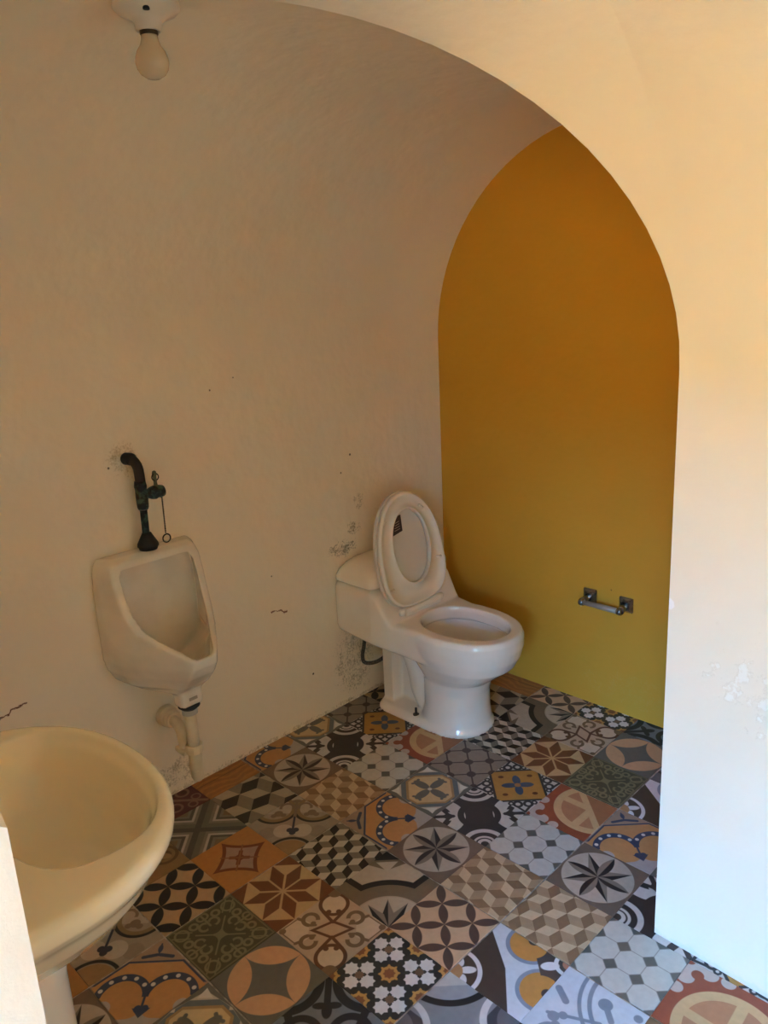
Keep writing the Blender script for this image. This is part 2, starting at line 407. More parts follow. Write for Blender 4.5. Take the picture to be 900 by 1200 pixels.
def p_smile(P, x, y, u, v):
    a = fabs(u); r = length(u, v - 1.75); q = length(a - 1.414, v)
    P('8c8c90', inter(half(a, v, 0.95, -1, 0.5), half(a, v, 0, 1, 0.9))); P('d4d0d0', fabs(q - 0.8) - 0.08)
    P('2f2b2b', r - 1.3); P('a6a5aa', r - 1.13); P('c9c6c4', half(a, v, 0, -1, -1.0)); P('6d6b70', q - 0.5)
def p_bluescroll(P, x, y, u, v):
    G = '8b93a2'; a = fabs(x); b = fabs(y)
    P(G, ring(x, y, 1.0, 1.0, 1.5, 0.045)); P(G, ring(x, y, 1.0, 1.0, 1.28, 0.05)); P(G, disc(x, y, 0.15, 0.6, 0.16)); P(G, seg(x, y, 0.15, 0.6, 0.45, 0.3, 0.07))
    P(G, inter(ring(x, y, 0.75, 0.55, 0.3, 0.045), 9.0)); P(G, seg(x, y, -0.7, -0.4, 0.3, 0.1, 0.04)); P(G, disc(x, y, -0.55, -0.4, 0.13)); P(G, disc(x, y, -0.4, -0.55, 0.1)); P(G, disc(x, y, -0.4, -0.25, 0.1))
    P(G, ring(x, y, -0.3, -0.9, 0.35, 0.05)); P(G, seg(x, y, -0.85, 0.3, -0.55, 0.1, 0.08)); P(G, seg(x, y, 0.3, 0.1, 0.9, -0.3, 0.03)); P(G, disc(x, y, 0.85, 0.75, 0.1))

PAT = dict(olive=('544e3a', p_olive), star=('c9a87c', p_star), darkcubes=('83786a', p_darkcubes), circle=('6f6a62', p_circle), scroll=('c6ac93', p_scroll),
    blackarc=('8d7d6a', p_blackarc), damask=('79808a', p_damask), zellige=('3d3a37', p_zellige), leafgrid=('cfae8e', p_leafgrid),
    hearts=('a98f7c', p_hearts), cartouche=('6f6c66', p_cartouche), lattice=('93857a', p_lattice), star8=('7d6759', p_star8), blackscroll=('403737', p_blackscroll),
    flower=('b98a48', p_flower), cubes=('ae9274', p_cubes), octagons=('9b958e', p_octagons), hourglass=('9a5038', p_hourglass),
    blackcircles=('b89c7a', p_blackcircles), orangecart=('b98048', p_orangecart), greyorn=('a39584', p_greyorn), spiral=('8f7450', p_spiral), cross=('7d6a55', p_cross),
    bigcubes=('b3a48c', p_bigcubes), wood=('b67c46', p_wood), red=('5f3336', p_red),
    halfmoons=('d4d6de', p_halfmoons), smile=('4b484c', p_smile), bluescroll=('cfd4de', p_bluescroll))

def tile_material(name):
    base, fn = PAT[name]
    m = bpy.data.materials.new('tile_' + name); m.use_nodes = True; t = m.node_tree
    X.tree = t; X.cache = {}
    tc = t.nodes.new('ShaderNodeTexCoord'); sp = t.nodes.new('ShaderNodeSeparateXYZ'); t.links.new(tc.outputs['Object'], sp.inputs[0])
    x, y = X(sp.outputs[0]) * 10.0, X(sp.outputs[1]) * 10.0
    u, v = (x + y) * 0.70711, (y - x) * 0.70711
    P = Paint(base)
    fn(P, x, y, u, v)
    # fine wear of the matt glaze
    nz = t.nodes.new('ShaderNodeTexNoise'); nz.inputs['Scale'].default_value = 60; nz.inputs['Detail'].default_value = 4
    ge = t.nodes.new('ShaderNodeNewGeometry'); t.links.new(ge.outputs['Position'], nz.inputs[0])
    mr = t.nodes.new('ShaderNodeMapRange'); mr.inputs[3].default_value = 0.80; mr.inputs[4].default_value = 1.06; t.links.new(nz.outputs[0], mr.inputs[0])
    mx = t.nodes.new('ShaderNodeMix'); mx.data_type = 'RGBA'; mx.blend_type = 'MULTIPLY'; mx.inputs[0].default_value = 1.0
    t.links.new(P.c, mx.inputs[6]); t.links.new(mr.outputs[0], mx.inputs[7])
    b = t.nodes['Principled BSDF']; t.links.new(mx.outputs[2], b.inputs['Base Color']); b.inputs['Roughness'].default_value = 0.48
    b.inputs['Specular IOR Level'].default_value = 0.35
    return m

# ------------------------------------------------------------------ plain materials
def principled(name, color, rough=0.5, metal=0.0, coat=0.0, noise=None, bump=None, **kw):
    m = bpy.data.materials.new(name); m.use_nodes = True; t = m.node_tree; b = t.nodes['Principled BSDF']
    b.inputs['Base Color'].default_value = lin(color); b.inputs['Roughness'].default_value = rough; b.inputs['Metallic'].default_value = metal
    b.inputs['Coat Weight'].default_value = coat; b.inputs['Coat Roughness'].default_value = 0.05
    ge = t.nodes.new('ShaderNodeNewGeometry')
    if noise:
        c2, sc, lo, hi = noise
        n = t.nodes.new('ShaderNodeTexNoise'); n.inputs['Scale'].default_value = sc; n.inputs['Detail'].default_value = 5; t.links.new(ge.outputs['Position'], n.inputs[0])
        r = t.nodes.new('ShaderNodeMapRange'); r.inputs[1].default_value = lo; r.inputs[2].default_value = hi; t.links.new(n.outputs[0], r.inputs[0])
        x = t.nodes.new('ShaderNodeMix'); x.data_type = 'RGBA'; x.inputs[6].default_value = lin(color); x.inputs[7].default_value = lin(c2)
        t.links.new(r.outputs[0], x.inputs[0]); t.links.new(x.outputs[2], b.inputs['Base Color'])
    if bump:
        sc, st, di = bump
        n = t.nodes.new('ShaderNodeTexNoise'); n.inputs['Scale'].default_value = sc; n.inputs['Detail'].default_value = 4; t.links.new(ge.outputs['Position'], n.inputs[0])
        u = t.nodes.new('ShaderNodeBump'); u.inputs['Strength'].default_value = st; u.inputs['Distance'].default_value = di
        t.links.new(n.outputs[0], u.inputs['Height']); t.links.new(u.outputs[0], b.inputs['Normal'])
    for k, v in kw.items(): b.inputs[k].default_value = v
    return m

def plaster(name, c1, c2, marks=None, relief=None):
    """lumpy hand-trowelled paint; marks(P, px, py, pz, n1, n2) paints stains that have a shape of their own"""
    m = bpy.data.materials.new(name); m.use_nodes = True; t = m.node_tree; b = t.nodes['Principled BSDF']
    X.tree = t; X.cache = {}
    ge = t.nodes.new('ShaderNodeNewGeometry')
    def noise(sc, det=4, rough=0.5):
        n = t.nodes.new('ShaderNodeTexNoise'); n.inputs['Scale'].default_value = sc; n.inputs['Detail'].default_value = det; n.inputs['Roughness'].default_value = rough
        t.links.new(ge.outputs['Position'], n.inputs[0]); return X(n.outputs[0])
    n1, n2, n3 = noise(2.2), noise(28, 6, 0.65), noise(140, 3)
    P = Paint(c1); P(c2, 0.5 - n1, 0.5)
    if marks:
        sp = t.nodes.new('ShaderNodeSeparateXYZ'); t.links.new(ge.outputs['Position'], sp.inputs[0])
        marks(P, X(sp.outputs[0]), X(sp.outputs[1]), X(sp.outputs[2]), n1, n2, n3)
    t.links.new(P.c, b.inputs['Base Color']); b.inputs['Roughness'].default_value = 0.7; b.inputs['Specular IOR Level'].default_value = 0.25
    h = noise(7, 3) * 1.0 + n2 * 0.12 + n3 * 0.03
    if relief: h = h + relief(X(sp.outputs[0]), X(sp.outputs[2]), n2)
    u = t.nodes.new('ShaderNodeBump'); u.inputs['Strength'].default_value = 0.35; u.inputs['Distance'].default_value = 0.02
    t.links.new(h.v, u.inputs['Height']); t.links.new(u.outputs[0], b.inputs['Normal'])
    return m

def left_marks(P, x, y, z, n1, n2, n3):
    def blot(cy, cz, ry, rz, col, thr, spread=0.35):      # ragged stain: noise threshold inside an ellipse
        P(col, fmax(length((y - cy) / ry, (z - cz) / rz) - 0.7, 0.0) * spread * 0.6 + ((n2 * 0.55 + n3 * 0.45) - thr), 0.18)
    blot(0.535, 0.635, 0.075, 0.035, '6a6148', 0.46, 0.5); blot(0.60, 0.70, 0.05, 0.03, '8a7a58', 0.44, 0.6); blot(0.63, 0.80, 0.03, 0.04, '958560', 0.43, 0.6)
    blot(0.56, 0.17, 0.10, 0.14, 'a09472', 0.45, 0.4); blot(-0.28, 1.12, 0.05, 0.05, 'c4b08a', 0.45, 0.35)
    blot(-0.25, 0.07, 0.09, 0.05, 'a08e6c', 0.45, 0.5); blot(0.3, 0.0, 1.2, 0.018, 'b8a684', 0.47, 0.4)
    wob = (n2 - 0.5) * 0.05
    P('7a4a2e', seg(y, z + wob, 0.185, 0.495, 0.225, 0.480, 0.0022), 0.003); P('7a4a2e', seg(y, z + wob, 0.225, 0.480, 0.252, 0.470, 0.0028), 0.003)
    P('6d4630', seg(y, z + wob, -0.74, 0.480, -0.66, 0.503, 0.0028), 0.003); P('8e5f3e', seg(y, z, 0.290, 1.575, 0.294, 1.635, 0.0015), 0.003)
    for cy, cz, r in ((-0.544, 1.473, 0.0035), (0.452, 1.585, 0.003), (0.70, 1.40, 0.003), (0.03, 1.28, 0.0025), (0.35, 0.19, 0.004), (0.60, 0.98, 0.004), (0.12, 1.31, 0.002), (-0.33, 1.10, 0.003), (0.20, 0.62, 0.0025), (0.55, 0.92, 0.003)):
        P('4a3a28', disc(y, z, cy, cz, r), 0.003)

def yellow_marks(P, x, y, z, n1, n2, n3):
    P('cc9a40', fmax(length((x - 0.9) / 0.3, (z - 0.1) / 0.08) - 0.7, 0.0) * 0.4 + ((n2 * 0.55 + n3 * 0.45) - 0.44), 0.12)
    P('d8c9a0', disc(x, z, 0.668, 0.385, 0.003), 0.003); P('5a4420', disc(x, z, 0.79, 0.475, 0.0022), 0.003)

def pier_marks(P, x, y, z, n1, n2, n3):
    P('f6f0e6', fmax(disc(x, z, 1.415, 0.868, 0.011) + (n2 - 0.5) * 0.02, fabs(y - 0.21) - 0.05), 0.003)
    P('f6ecd9', fmax(length((x - 1.63) / 0.12, (z - 0.74) / 0.12) - 0.6, 0.0) * 0.25 + (n2 - 0.44), 0.03)
    P('e6ddcc', (z - 0.012) * 1.0 + (n2 - 0.5) * 0.05, 0.01)

def flaking(x, z, n2):                                # paint lifting in a ragged patch low on the pier
    d = fmax(length((x - 1.63) / 0.13, (z - 0.74) / 0.13) - 0.6, 0.0) * 0.25 + (n2 - 0.47)
    return mth('SUBTRACT', 0.5, d / 0.03, clamp=True) * 0.22

CREAM1, CREAM2 = 'f4e8d2', 'f0e0c6'
M_left = plaster('cream_plaster_stained', CREAM1, CREAM2, left_marks)
M_cream = plaster('cream_plaster', CREAM1, CREAM2)
M_pier = plaster('cream_plaster_peeling', CREAM1, CREAM2, pier_marks, flaking)
M_yellow = plaster('yellow_plaster', 'd09a34', 'ca922e', yellow_marks)
M_grout = principled('grout', 'b8b0a6', 0.9, noise=('857c72', 40, 0.4, 0.6))
M_china = principled('toilet_china', 'f0e6d8', 0.13, coat=0.6, noise=('ebe0d0', 5, 0.4, 0.6))
M_urinal = principled('urinal_china', 'eee4d4', 0.15, coat=0.5, noise=('e4d8c6', 9, 0.45, 0.65))
M_sink = principled('cream_china', 'f0e4c6', 0.14, coat=0.5)
M_ped = principled('pedestal_china', 'e3d6c6', 0.2, coat=0.4)
M_seat = principled('seat_plastic', 'ecdfcb', 0.28)
M_lidp = principled('lid_plastic', 'ddd3c4', 0.18)
M_valve = principled('tarnished_brass', '23282a', 0.6, 0.35, noise=('48635a', 60, 0.48, 0.62), bump=(90, 0.4, 0.004))
M_rubber = principled('black_rubber', '201d1f', 0.6)
M_chain = principled('chain_metal', '2c2824', 0.5, 0.6)
M_green = principled('verdigris', '5f6650', 0.7, 0.1)
M_pvc = principled('yellowed_pvc', 'e4d4b8', 0.4, noise=('d8c4a0', 14, 0.4, 0.65))
M_chrome = principled('worn_chrome', '9a9794', 0.22, 0.95, noise=('6e6a68', 50, 0.5, 0.7))
M_roll = principled('spring_bar', '9d9486', 0.45, 0.2)
M_lampw = principled('lamp_porcelain', 'd8cfc2', 0.35)
M_bulb = principled('frosted_bulb', 'e6d6bd', 0.18, **{'Transmission Weight': 0.45, 'IOR': 1.25})
M_dark = principled('socket_shell', '4a4038', 0.4, 0.7)
M_black = principled('sticker', '2b2226', 0.5)
M_white = principled('sticker_print', 'b8b0a8', 0.5)
M_hose = principled('braided_hose', '3a322c', 0.5, 0.5, noise=('6b5d50', 400, 0.5, 0.55))
M_water = principled('water', 'cfc6ba', 0.02, **{'Transmission Weight': 0.7, 'IOR': 1.33})
M_ground = principled('terracotta_paving', 'c4ad90', 0.85, noise=('b59d80', 3, 0.4, 0.6))
M_court = principled('ochre_reflector', 'e09c30', 0.85, noise=('d89028', 2, 0.4, 0.6))  # saturated to throw warm light through the doorway
M_blocker = principled('blocker_slab', 'b8a890', 0.9)  # for the added slabs that block sun and low light

M_hall = principled('warm_bounce_floor', 'b68650', 0.7, noise=('a87a46', 5, 0.4, 0.6))  # warm tone picked to bounce light up the pier
M_hallend = principled('warm_bounce_paint', 'ecd0a0', 0.8, noise=('e6c894', 3, 0.4, 0.6))  # warm tone picked as fill for the left wall
M_hallc = principled('low_bounce_ceiling', 'aaa8a4', 0.8, noise=('a2a09c', 3, 0.4, 0.6))  # greyed to limit bounce from the invented ceiling
M_hallw = principled('low_bounce_paint', '9a9a98', 0.8, noise=('929290', 3, 0.4, 0.6))  # kept grey so direct doorway light outweighs the bounce
M_skyscreen = principled('dark_sky_screen', '3c4a24', 0.9, noise=('2a3418', 6, 0.4, 0.6))  # dark surface for the added screen against low sky
def structure(o): o['kind'] = 'structure'; return o

# ------------------------------------------------------------------ room shell
XR, YB, YN, XO = 1.414, 1.114, -1.28, 1.80         # right wall, yellow wall, wall behind the sink, outer face
Z0, RISE, HS = 1.365, 0.70, 0.707                  # springing height, vault rise and half span
YR, YL = 0.200, -1.185; HE = (YR - YL) / 2
NT = 20
TH = [PI / 2 * k / NT for k in range(NT + 1)]

bm = bmesh.new(); box(bm, (-0.25, YN - 0.2, 0), (0, YB + 0.2, Z0))
structure(link('wall_left', mesh_of(bm), M_left))
bm = bmesh.new(); box(bm, (0, YB, 0), (XR, YB + 0.2, 2.5))
structure(link('wall_back', mesh_of(bm), M_yellow))
bm = bmesh.new(); box(bm, (0, YN - 0.2, 0), (XR, YN, 2.5))
structure(link('wall_near', mesh_of(bm), M_cream))

bm = bmesh.new()
def patch(rows, flip=False):
    vs = [[bm.verts.new(p) for p in r] for r in rows]
    for a, b in zip(vs, vs[1:]):
        for i in range(len(a) - 1):
            f = bm.faces.new((a[i], a[i + 1], b[i + 1], b[i])); f.smooth = True
def lerp(a, b, n): return [a + (b - a) * k / n for k in range(n + 1)]
e = lambda t: 1 - math.cos(t); zz = lambda t: Z0 + RISE * math.sin(t)
patch([[(HS * e(t), y, zz(t)) for y in lerp(YN, YB, 8)] for t in TH])
patch([[(XR - HS * e(t), y, zz(t)) for y in lerp(YR - HE * e(t), YB, 6)] for t in TH])
patch([[(XR - HS * e(t), y, zz(t)) for y in lerp(YN, YL + HE * e(t), 4)] for t in TH])
patch([[(x, YR - HE * e(t), zz(t)) for x in lerp(XR - HS * e(t), XR, 4)] for t in TH])
patch([[(x, YL + HE * e(t), zz(t)) for x in lerp(XR - HS * e(t), XR, 4)] for t in TH])
ceil_me = mesh_of(bm, recalc=False)
structure(link('ceiling', ceil_me, M_cream))

# front wall: one solid with the arched entrance, its right reveal is the pale pier beside the opening
def arch(x, yr0, yr1, yl1, yl0):
    h = (yr1 - yl1) / 2
    pts = [(x, yr0 + (yr1 - yr0) * k / 6, Z0 * k / 6) for k in range(6)]
    pts += [(x, yr1 - h * e(t), zz(t)) for t in TH] + [(x, yl1 + h * e(t), zz(t)) for t in TH[::-1][1:]]
    pts += [(x, yl1 + (yl0 - yl1) * k / 6, Z0 * (1 - k / 6)) for k in range(1, 7)]
    return pts
A0 = arch(XR, 0.222, YR, YL, YL - 0.02); A1 = arch(XO, 0.206, YR, -1.45, -1.164)
A1[-6:] = [(XO, -1.164, p[2]) for p in A1[-6:]]
XL = 1.50                                          # the wall is thinner left of the opening
A1 = [(XO if p[1] > -0.5 else XL + (XO - XL) * max(0.0, (p[1] + 1.1) / 0.6), p[1], p[2]) for p in A1]
bm = bmesh.new()
RECT = ((-4.7, 0), (-4.7, 2.6), (3.0, 2.6), (3.0, 0))
for A, o in ((A0, -1), (A1, 1)):
    vs = [bm.verts.new(p) for p in A] + [bm.verts.new((XR if o < 0 else (XL if y < 0 else XO), y, z)) for y, z in RECT]
    bm.faces.new(vs if o > 0 else vs[::-1])
va = [bm.verts.new(p) for p in A0]; vb = [bm.verts.new(p) for p in A1]
for i in range(len(va) - 1):
    f = bm.faces.new((va[i], va[i + 1], vb[i + 1], vb[i])); f.smooth = True
for (a, b) in zip(RECT, RECT[1:]):
    bm.faces.new([bm.verts.new(p) for p in ((XR, *a), (XR, *b), (XL if b[0] < 0 else XO, *b), (XL if a[0] < 0 else XO, *a))])
structure(link('wall_front', mesh_of(bm, recalc=False), M_pier))
bm = bmesh.new(); box(bm, (-0.5, -4.7, 2.6), (4.6, 3.0, 2.75))
structure(link('shade_roof', mesh_of(bm), M_blocker))  # added out of view to shade the sun and stop sky leaks

# ------------------------------------------------------------------ tiled floor
X0T = 1.314                                         # world x of the tile grid origin
bm = bmesh.new(); box(bm, (-0.25, -1.5, -0.10), (XO, YB + 0.2, -0.0022))
floor = structure(link('floor', mesh_of(bm), M_grout))
BLK = {'P': [['olive', 'star', 'darkcubes'], ['circle', 'scroll', 'blackarc'], ['damask', 'zellige', 'leafgrid']],
       'Q': [['hearts', 'cartouche', 'lattice'], ['star8', 'blackscroll', 'flower'], ['cubes', 'octagons', 'hourglass']],
       'R': [['red', 'red', 'wood'], ['spiral', 'cross', 'bigcubes'], ['blackcircles', 'orangecart', 'greyorn']],
       'T': [['halfmoons', 'smile', 'star'], ['octagons', 'flower', 'bluescroll'], ['leafgrid', 'damask', 'scroll']],
       'S': [['octagons', 'smile', 'halfmoons'], ['star', 'flower', 'bluescroll'], ['leafgrid', 'damask', 'scroll']]}
LAY = {(0, 0): ('R', 0), (0, 1): ('R', 0), (0, 2): ('Q', 0), (0, 3): ('R', -1), (1, 0): ('Q', -1), (1, 1): ('P', 0), (1, 2): ('Q', 0), (1, 3): ('P', 1),
       (2, 0): ('R', 2), (2, 1): ('S', 0), (2, 2): ('Q', -1), (2, 3): ('T', 0), (3, 0): ('Q', 0), (3, 1): ('P', 1), (3, 2): ('R', 0)}
MT = {k: tile_material(k) for k in PAT}
TM = {}
def tile_mesh(ins):
    if ins not in TM:
        l, r, b, t = [-0.1 + ins[0], 0.1 - ins[1], -0.1 + ins[2], 0.1 - ins[3]]
        c = 0.0009
        bm = bmesh.new()
        loft(bm, [[(l, b, -0.008), (r, b, -0.008), (r, t, -0.008), (l, t, -0.008)], [(l, b, -c), (r, b, -c), (r, t, -c), (l, t, -c)],
                  [(l + c, b + c, 0), (r - c, b + c, 0), (r - c, t - c, 0), (l + c, t - c, 0)]])
        me = mesh_of(bm, 'tile'); me.materials.append(None); TM[ins] = me
    return TM[ins]
for (bi, bj), (kind, k) in sorted(LAY.items()):
    for a in range(3):
        for b in range(3):
            ca, cb = a - 1, b - 1
            for _ in range(k % 4): ca, cb = -cb, ca          # position of this print after turning the block
            i, j = -7 + 3 * bi + ca + 1, -6 + 3 * bj + cb + 1
            x, y = X0T + (i + 0.5) * 0.2, (j + 0.5) * 0.2
            if x > XR + 0.12 and y > 0.22 + 0.12: continue
            if x > 2.0 or y < -1.45: continue
            n, w = 0.0004, 0.0019
            ins = tuple(w if edge else n for edge in (a == 0, a == 2, b == 0, b == 2))
            o = bpy.data.objects.new('tile', tile_mesh(ins)); COL.objects.link(o); o.parent = floor
            o.location = (x, y, 0); o.rotation_euler.z = k * PI / 2
            o.material_slots[0].link = 'OBJECT'; o.material_slots[0].material = MT[BLK[kind][a][b]]

# ------------------------------------------------------------------ unseen hall, doorway and court surfaces, invented to shape the daylight
def slab(name, lo, hi, mat):
    bm = bmesh.new(); box(bm, lo, hi); return structure(link(name, mesh_of(bm), mat))
HX, HY, DH = 4.4, -4.5, 2.46
DX0, DX1 = 2.2, 4.2
slab('wall_added_hall_right', (XO, 0.222, 0), (HX + 0.2, 0.42, 2.5), M_cream)
slab('wall_added_hall_end', (HX, HY, 0), (HX + 0.2, 0.222, 2.5), M_hallend)  # added reflector wall, sends warm fill to the left wall
slab('ceiling_added_hall', (1.5, HY - 0.2, 2.5), (HX + 0.2, 0.42, 2.6), M_hallc)
bm = bmesh.new()
for lo, hi in (((1.5, HY - 0.2, 0), (DX0, HY, 2.5)), ((DX1, HY - 0.2, 0), (HX + 0.2, HY, 2.5)), ((DX0, HY - 0.2, DH), (DX1, HY, 2.5))): box(bm, lo, hi)
structure(link('wall_added_hall_door', mesh_of(bm), M_hallw))
slab('floor_added_hall', (1.5, HY - 0.2, -0.1), (HX + 0.2, 0.42, -0.004), M_hall)  # invented floor, bounces warm light onto the upper pier
slab('ground', (-60, -42, -0.2), (70, HY - 0.2, -0.02), M_ground)
slab('wall_low_blocker', (-2, -5.2, -0.02), (9, -5.05, 1.0), M_blocker)  # added blocker, keeps warm court light off the low pier
slab('wall_warm_reflector', (-12, -12.3, -0.02), (18, -12.0, 2.2), M_court)  # added unseen, sunlit reflector for the warm light on the upper pier
slab('sky_screen', (-60, -42.0, -0.2), (70, -40.0, 10.2), M_skyscreen)  # added far screen, hides the sky near the horizon

# ------------------------------------------------------------------ toilet
TY = 0.69
t = thing('toilet', 'one-piece cream ceramic toilet with seat and lid raised, against the cream wall', 'toilet', (0, TY, 0))
bm = bmesh.new()
loft(bm, [egg(0.40, 0, 0, 0.145, 0.14, 0.132), egg(0.40, 0, 0.012, 0.145, 0.14, 0.132), egg(0.40, 0, 0.03, 0.138, 0.12, 0.122), egg(0.40, 0, 0.08, 0.133, 0.105, 0.114), egg(0.40, 0, 0.15, 0.133, 0.105, 0.112),
          egg(0.405, 0, 0.195, 0.14, 0.11, 0.117), egg(0.42, 0, 0.23, 0.172, 0.14, 0.138), egg(0.43, 0, 0.27, 0.212, 0.18, 0.158), egg(0.43, 0, 0.31, 0.233, 0.2, 0.17),
          egg(0.43, 0, 0.35, 0.243, 0.22, 0.177), egg(0.43, 0, 0.385, 0.243, 0.22, 0.178), egg(0.43, 0, 0.402, 0.234, 0.215, 0.170)])
loft(bm, [rrect_yz(0.004, 0.208, 0.325, 0.520, 0.02), rrect_yz(0.02, 0.21, 0.32, 0.522, 0.02), rrect_yz(0.185, 0.208, 0.305, 0.522, 0.02), rrect_yz(0.21, 0.204, 0.302, 0.50, 0.02),
          rrect_yz(0.255, 0.196, 0.297, 0.425, 0.02), rrect_yz(0.275, 0.19, 0.294, 0.405, 0.02), rrect_yz(0.35, 0.178, 0.285, 0.402, 0.02), rrect_yz(0.44, 0.16, 0.27, 0.40, 0.02)])
loft(bm, [rrect_xy(0.10, 0.44, 0.132, z, 0.05) for z in (0, 0.012)] + [rrect_xy(0.108, 0.44, 0.118, 0.03, 0.05)])
box(bm, (0.115, -0.088, 0), (0.165, 0.088, 0.33)); box(bm, (0.15, -0.035, 0), (0.42, 0.035, 0.32))
for s in (-1, 1):
    tube(bm, smooth_path([(0.19, s * 0.03, 0.32), (0.215, s * 0.034, 0.275), (0.255, s * 0.038, 0.225), (0.275, s * 0.038, 0.165), (0.285, s * 0.036, 0.11), (0.315, s * 0.03, 0.05), (0.34, s * 0.02, 0.01)], 5), 0.054)
cut = bmesh.new()
loft(cut, [egg(0.40, 0, 0.155, 0.05, 0.05, 0.045), egg(0.40, 0, 0.19, 0.085, 0.075, 0.065), egg(0.415, 0, 0.26, 0.15, 0.125, 0.098), egg(0.435, 0, 0.325, 0.19, 0.155, 0.128), egg(0.438, 0, 0.352, 0.198, 0.160, 0.136),
           egg(0.438, 0, 0.354, 0.186, 0.148, 0.124), egg(0.438, 0, 0.385, 0.186, 0.148, 0.124), egg(0.438, 0, 0.43, 0.196, 0.158, 0.134)])
body = link('body', fuse(bm, 0.004, cut, 3), M_china, t)
bm = bmesh.new(); lathe(bm, [(0.001, 0.196), (0.075, 0.196), (0.075, 0.2), (0.001, 0.2)], 32, (0.402, 0, 0)); w = link('water', mesh_of(bm, smooth=False), M_water, body)
bm = bmesh.new()
loft(bm, [rrect_xy(0.002, 0.205, 0.212, 0.527, 0.03), rrect_xy(0.0, 0.208, 0.215, 0.532, 0.03), rrect_xy(0.0, 0.206, 0.213, 0.548, 0.03), rrect_xy(0.004, 0.198, 0.203, 0.568, 0.04),
          rrect_xy(0.010, 0.182, 0.183, 0.586, 0.05), rrect_xy(0.02, 0.16, 0.15, 0.598, 0.05), rrect_xy(0.035, 0.13, 0.10, 0.604, 0.04)])
link('tank_lid', mesh_of(bm, smooth=True), M_china, t)

# seat frame: s runs up from the hinge, tt across, n towards the viewer
HA = math.radians(11); H0 = Vector((0.240, -0.012, 0.413))
su = Vector((-math.sin(HA), 0, math.cos(HA))); sn = Vector((math.cos(HA), 0, math.sin(HA))); st = Vector((0, 1, 0))
def sp(s, tt, n): return H0 + su * s + st * tt + sn * n
def outline(cs, sf, sb, hw, n=56, pb=3.2):
    r = []
    for i in range(n):
        a = 2 * PI * i / n; c, q = math.cos(a), math.sin(a)
        p = 2.1 if c > 0 else pb
        r.append((cs + math.copysign(abs(c) ** (2 / p), c) * (sf if c > 0 else sb), math.copysign(abs(q) ** (2 / p), q) * hw))
    return r
OUT = outline(0.19, 0.245, 0.17, 0.167); INN = outline(0.235, 0.138, 0.135, 0.094, pb=2.1)
def shrink(o, k, c): return [(c + (s - c) * (1 - k / 0.2), q * (1 - k / 0.16)) for s, q in o]
bm = bmesh.new()
prof = [(OUT, 0.012, 0), (OUT, 0.022, 0), (shrink(OUT, 0.004, 0.2), 0.030, 1), (shrink(OUT, 0.010, 0.2), 0.030, 1), (shrink(OUT, 0.014, 0.2), 0.021, 1), (shrink(INN, -0.014, 0.235), 0.021, 1), (shrink(INN, -0.010, 0.235), 0.030, 1), (shrink(INN, -0.003, 0.235), 0.031, 1), (INN, 0.028, 1), (INN, 0.012, 0)]
loft(bm, [[sp(s, q, n) for s, q in o] for o, n, _ in prof] + [[sp(s, q, 0.012) for s, q in OUT]], False, False)
bmesh.ops.remove_doubles(bm, verts=bm.verts, dist=1e-5)
seat = link('seat', mesh_of(bm, smooth=True), M_seat, t)
for s, q, a in ((0.345, -0.118, 0.5), (0.365, 0.085, -0.7), (0.10, -0.135, 0.3), (0.16, 0.135, -0.2)):
    bm = bmesh.new(); d = Vector((math.sin(a), math.cos(a)))
    tube(bm, [sp(s - d.x * 0.011, q - d.y * 0.011, 0.0255), sp(s + d.x * 0.011, q + d.y * 0.011, 0.0255)], 0.005, 10)
    link('bumper', mesh_of(bm, smooth=True), M_seat, seat)
bm = bmesh.new()
LO = outline(0.19, 0.250, 0.172, 0.170)
loft(bm, [[sp(s, q, n) for s, q in o] for o, n in ((shrink(LO, 0.02, 0.2), -0.012), (LO, -0.004), (LO, 0.006), (shrink(LO, 0.008, 0.2), 0.009))])
lid = link('lid', mesh_of(bm, smooth=False), M_lidp, t)
bm = bmesh.new()
bm.faces.new([bm.verts.new(sp(s, q, 0.0096)) for s, q in ((0.285, -0.078), (0.296, -0.016), (0.356, -0.012), (0.352, -0.062))])
stk = link('warning_sticker', mesh_of(bm), M_black, lid); stk['label'] = 'dark printed sticker on the lid'
bm = bmesh.new()
for k in range(4):
    s0 = 0.302 + 0.009 * k
    bm.faces.new([bm.verts.new(sp(s, q, 0.0099)) for s, q in ((s0, -0.056 + 0.003 * k), (s0 + 0.004, -0.026), (s0 + 0.006, -0.026), (s0 + 0.002, -0.056 + 0.003 * k))])
link('sticker_lines', mesh_of(bm), M_white, lid)
bm = bmesh.new()
loft(bm, [[sp(s, q, n) for s, n in ((-0.006, 0.004), (-0.006, 0.030), (0.006, 0.036), (0.020, 0.034), (0.024, 0.026), (0.02, 0.004))] for q in (-0.095, -0.09, 0.09, 0.095)])
link('hinge_bar', mesh_of(bm), M_seat, t)
for q in (-0.105, 0.105):
    bm = bmesh.new(); lathe(bm, [(0.001, -0.014), (0.011, -0.012), (0.013, 0), (0.011, 0.012), (0.001, 0.014)], 18, sp(0.012, q, 0.020), 'Y'); link('hinge_knuckle', mesh_of(bm, smooth=True), M_seat, t)
for s in (-1, 1):
    bm = bmesh.new(); lathe(bm, [(0.001, 0.02), (0.012, 0.022), (0.012, 0.027), (0.0045, 0.028), (0.0045, 0.052), (0.001, 0.053)], 14, (0.30, s * 0.108, 0.004)); link('floor_bolt', mesh_of(bm), M_rubber, t)
bm = bmesh.new(); tube(bm, smooth_path([(0.075, -0.135, 0.325), (0.072, -0.14, 0.26), (0.062, -0.143, 0.205), (0.068, -0.135, 0.178), (0.095, -0.10, 0.178), (0.11, -0.06, 0.20), (0.06, -0.02, 0.21), (0.0, 0.0, 0.21)], 7), 0.0075, 12)
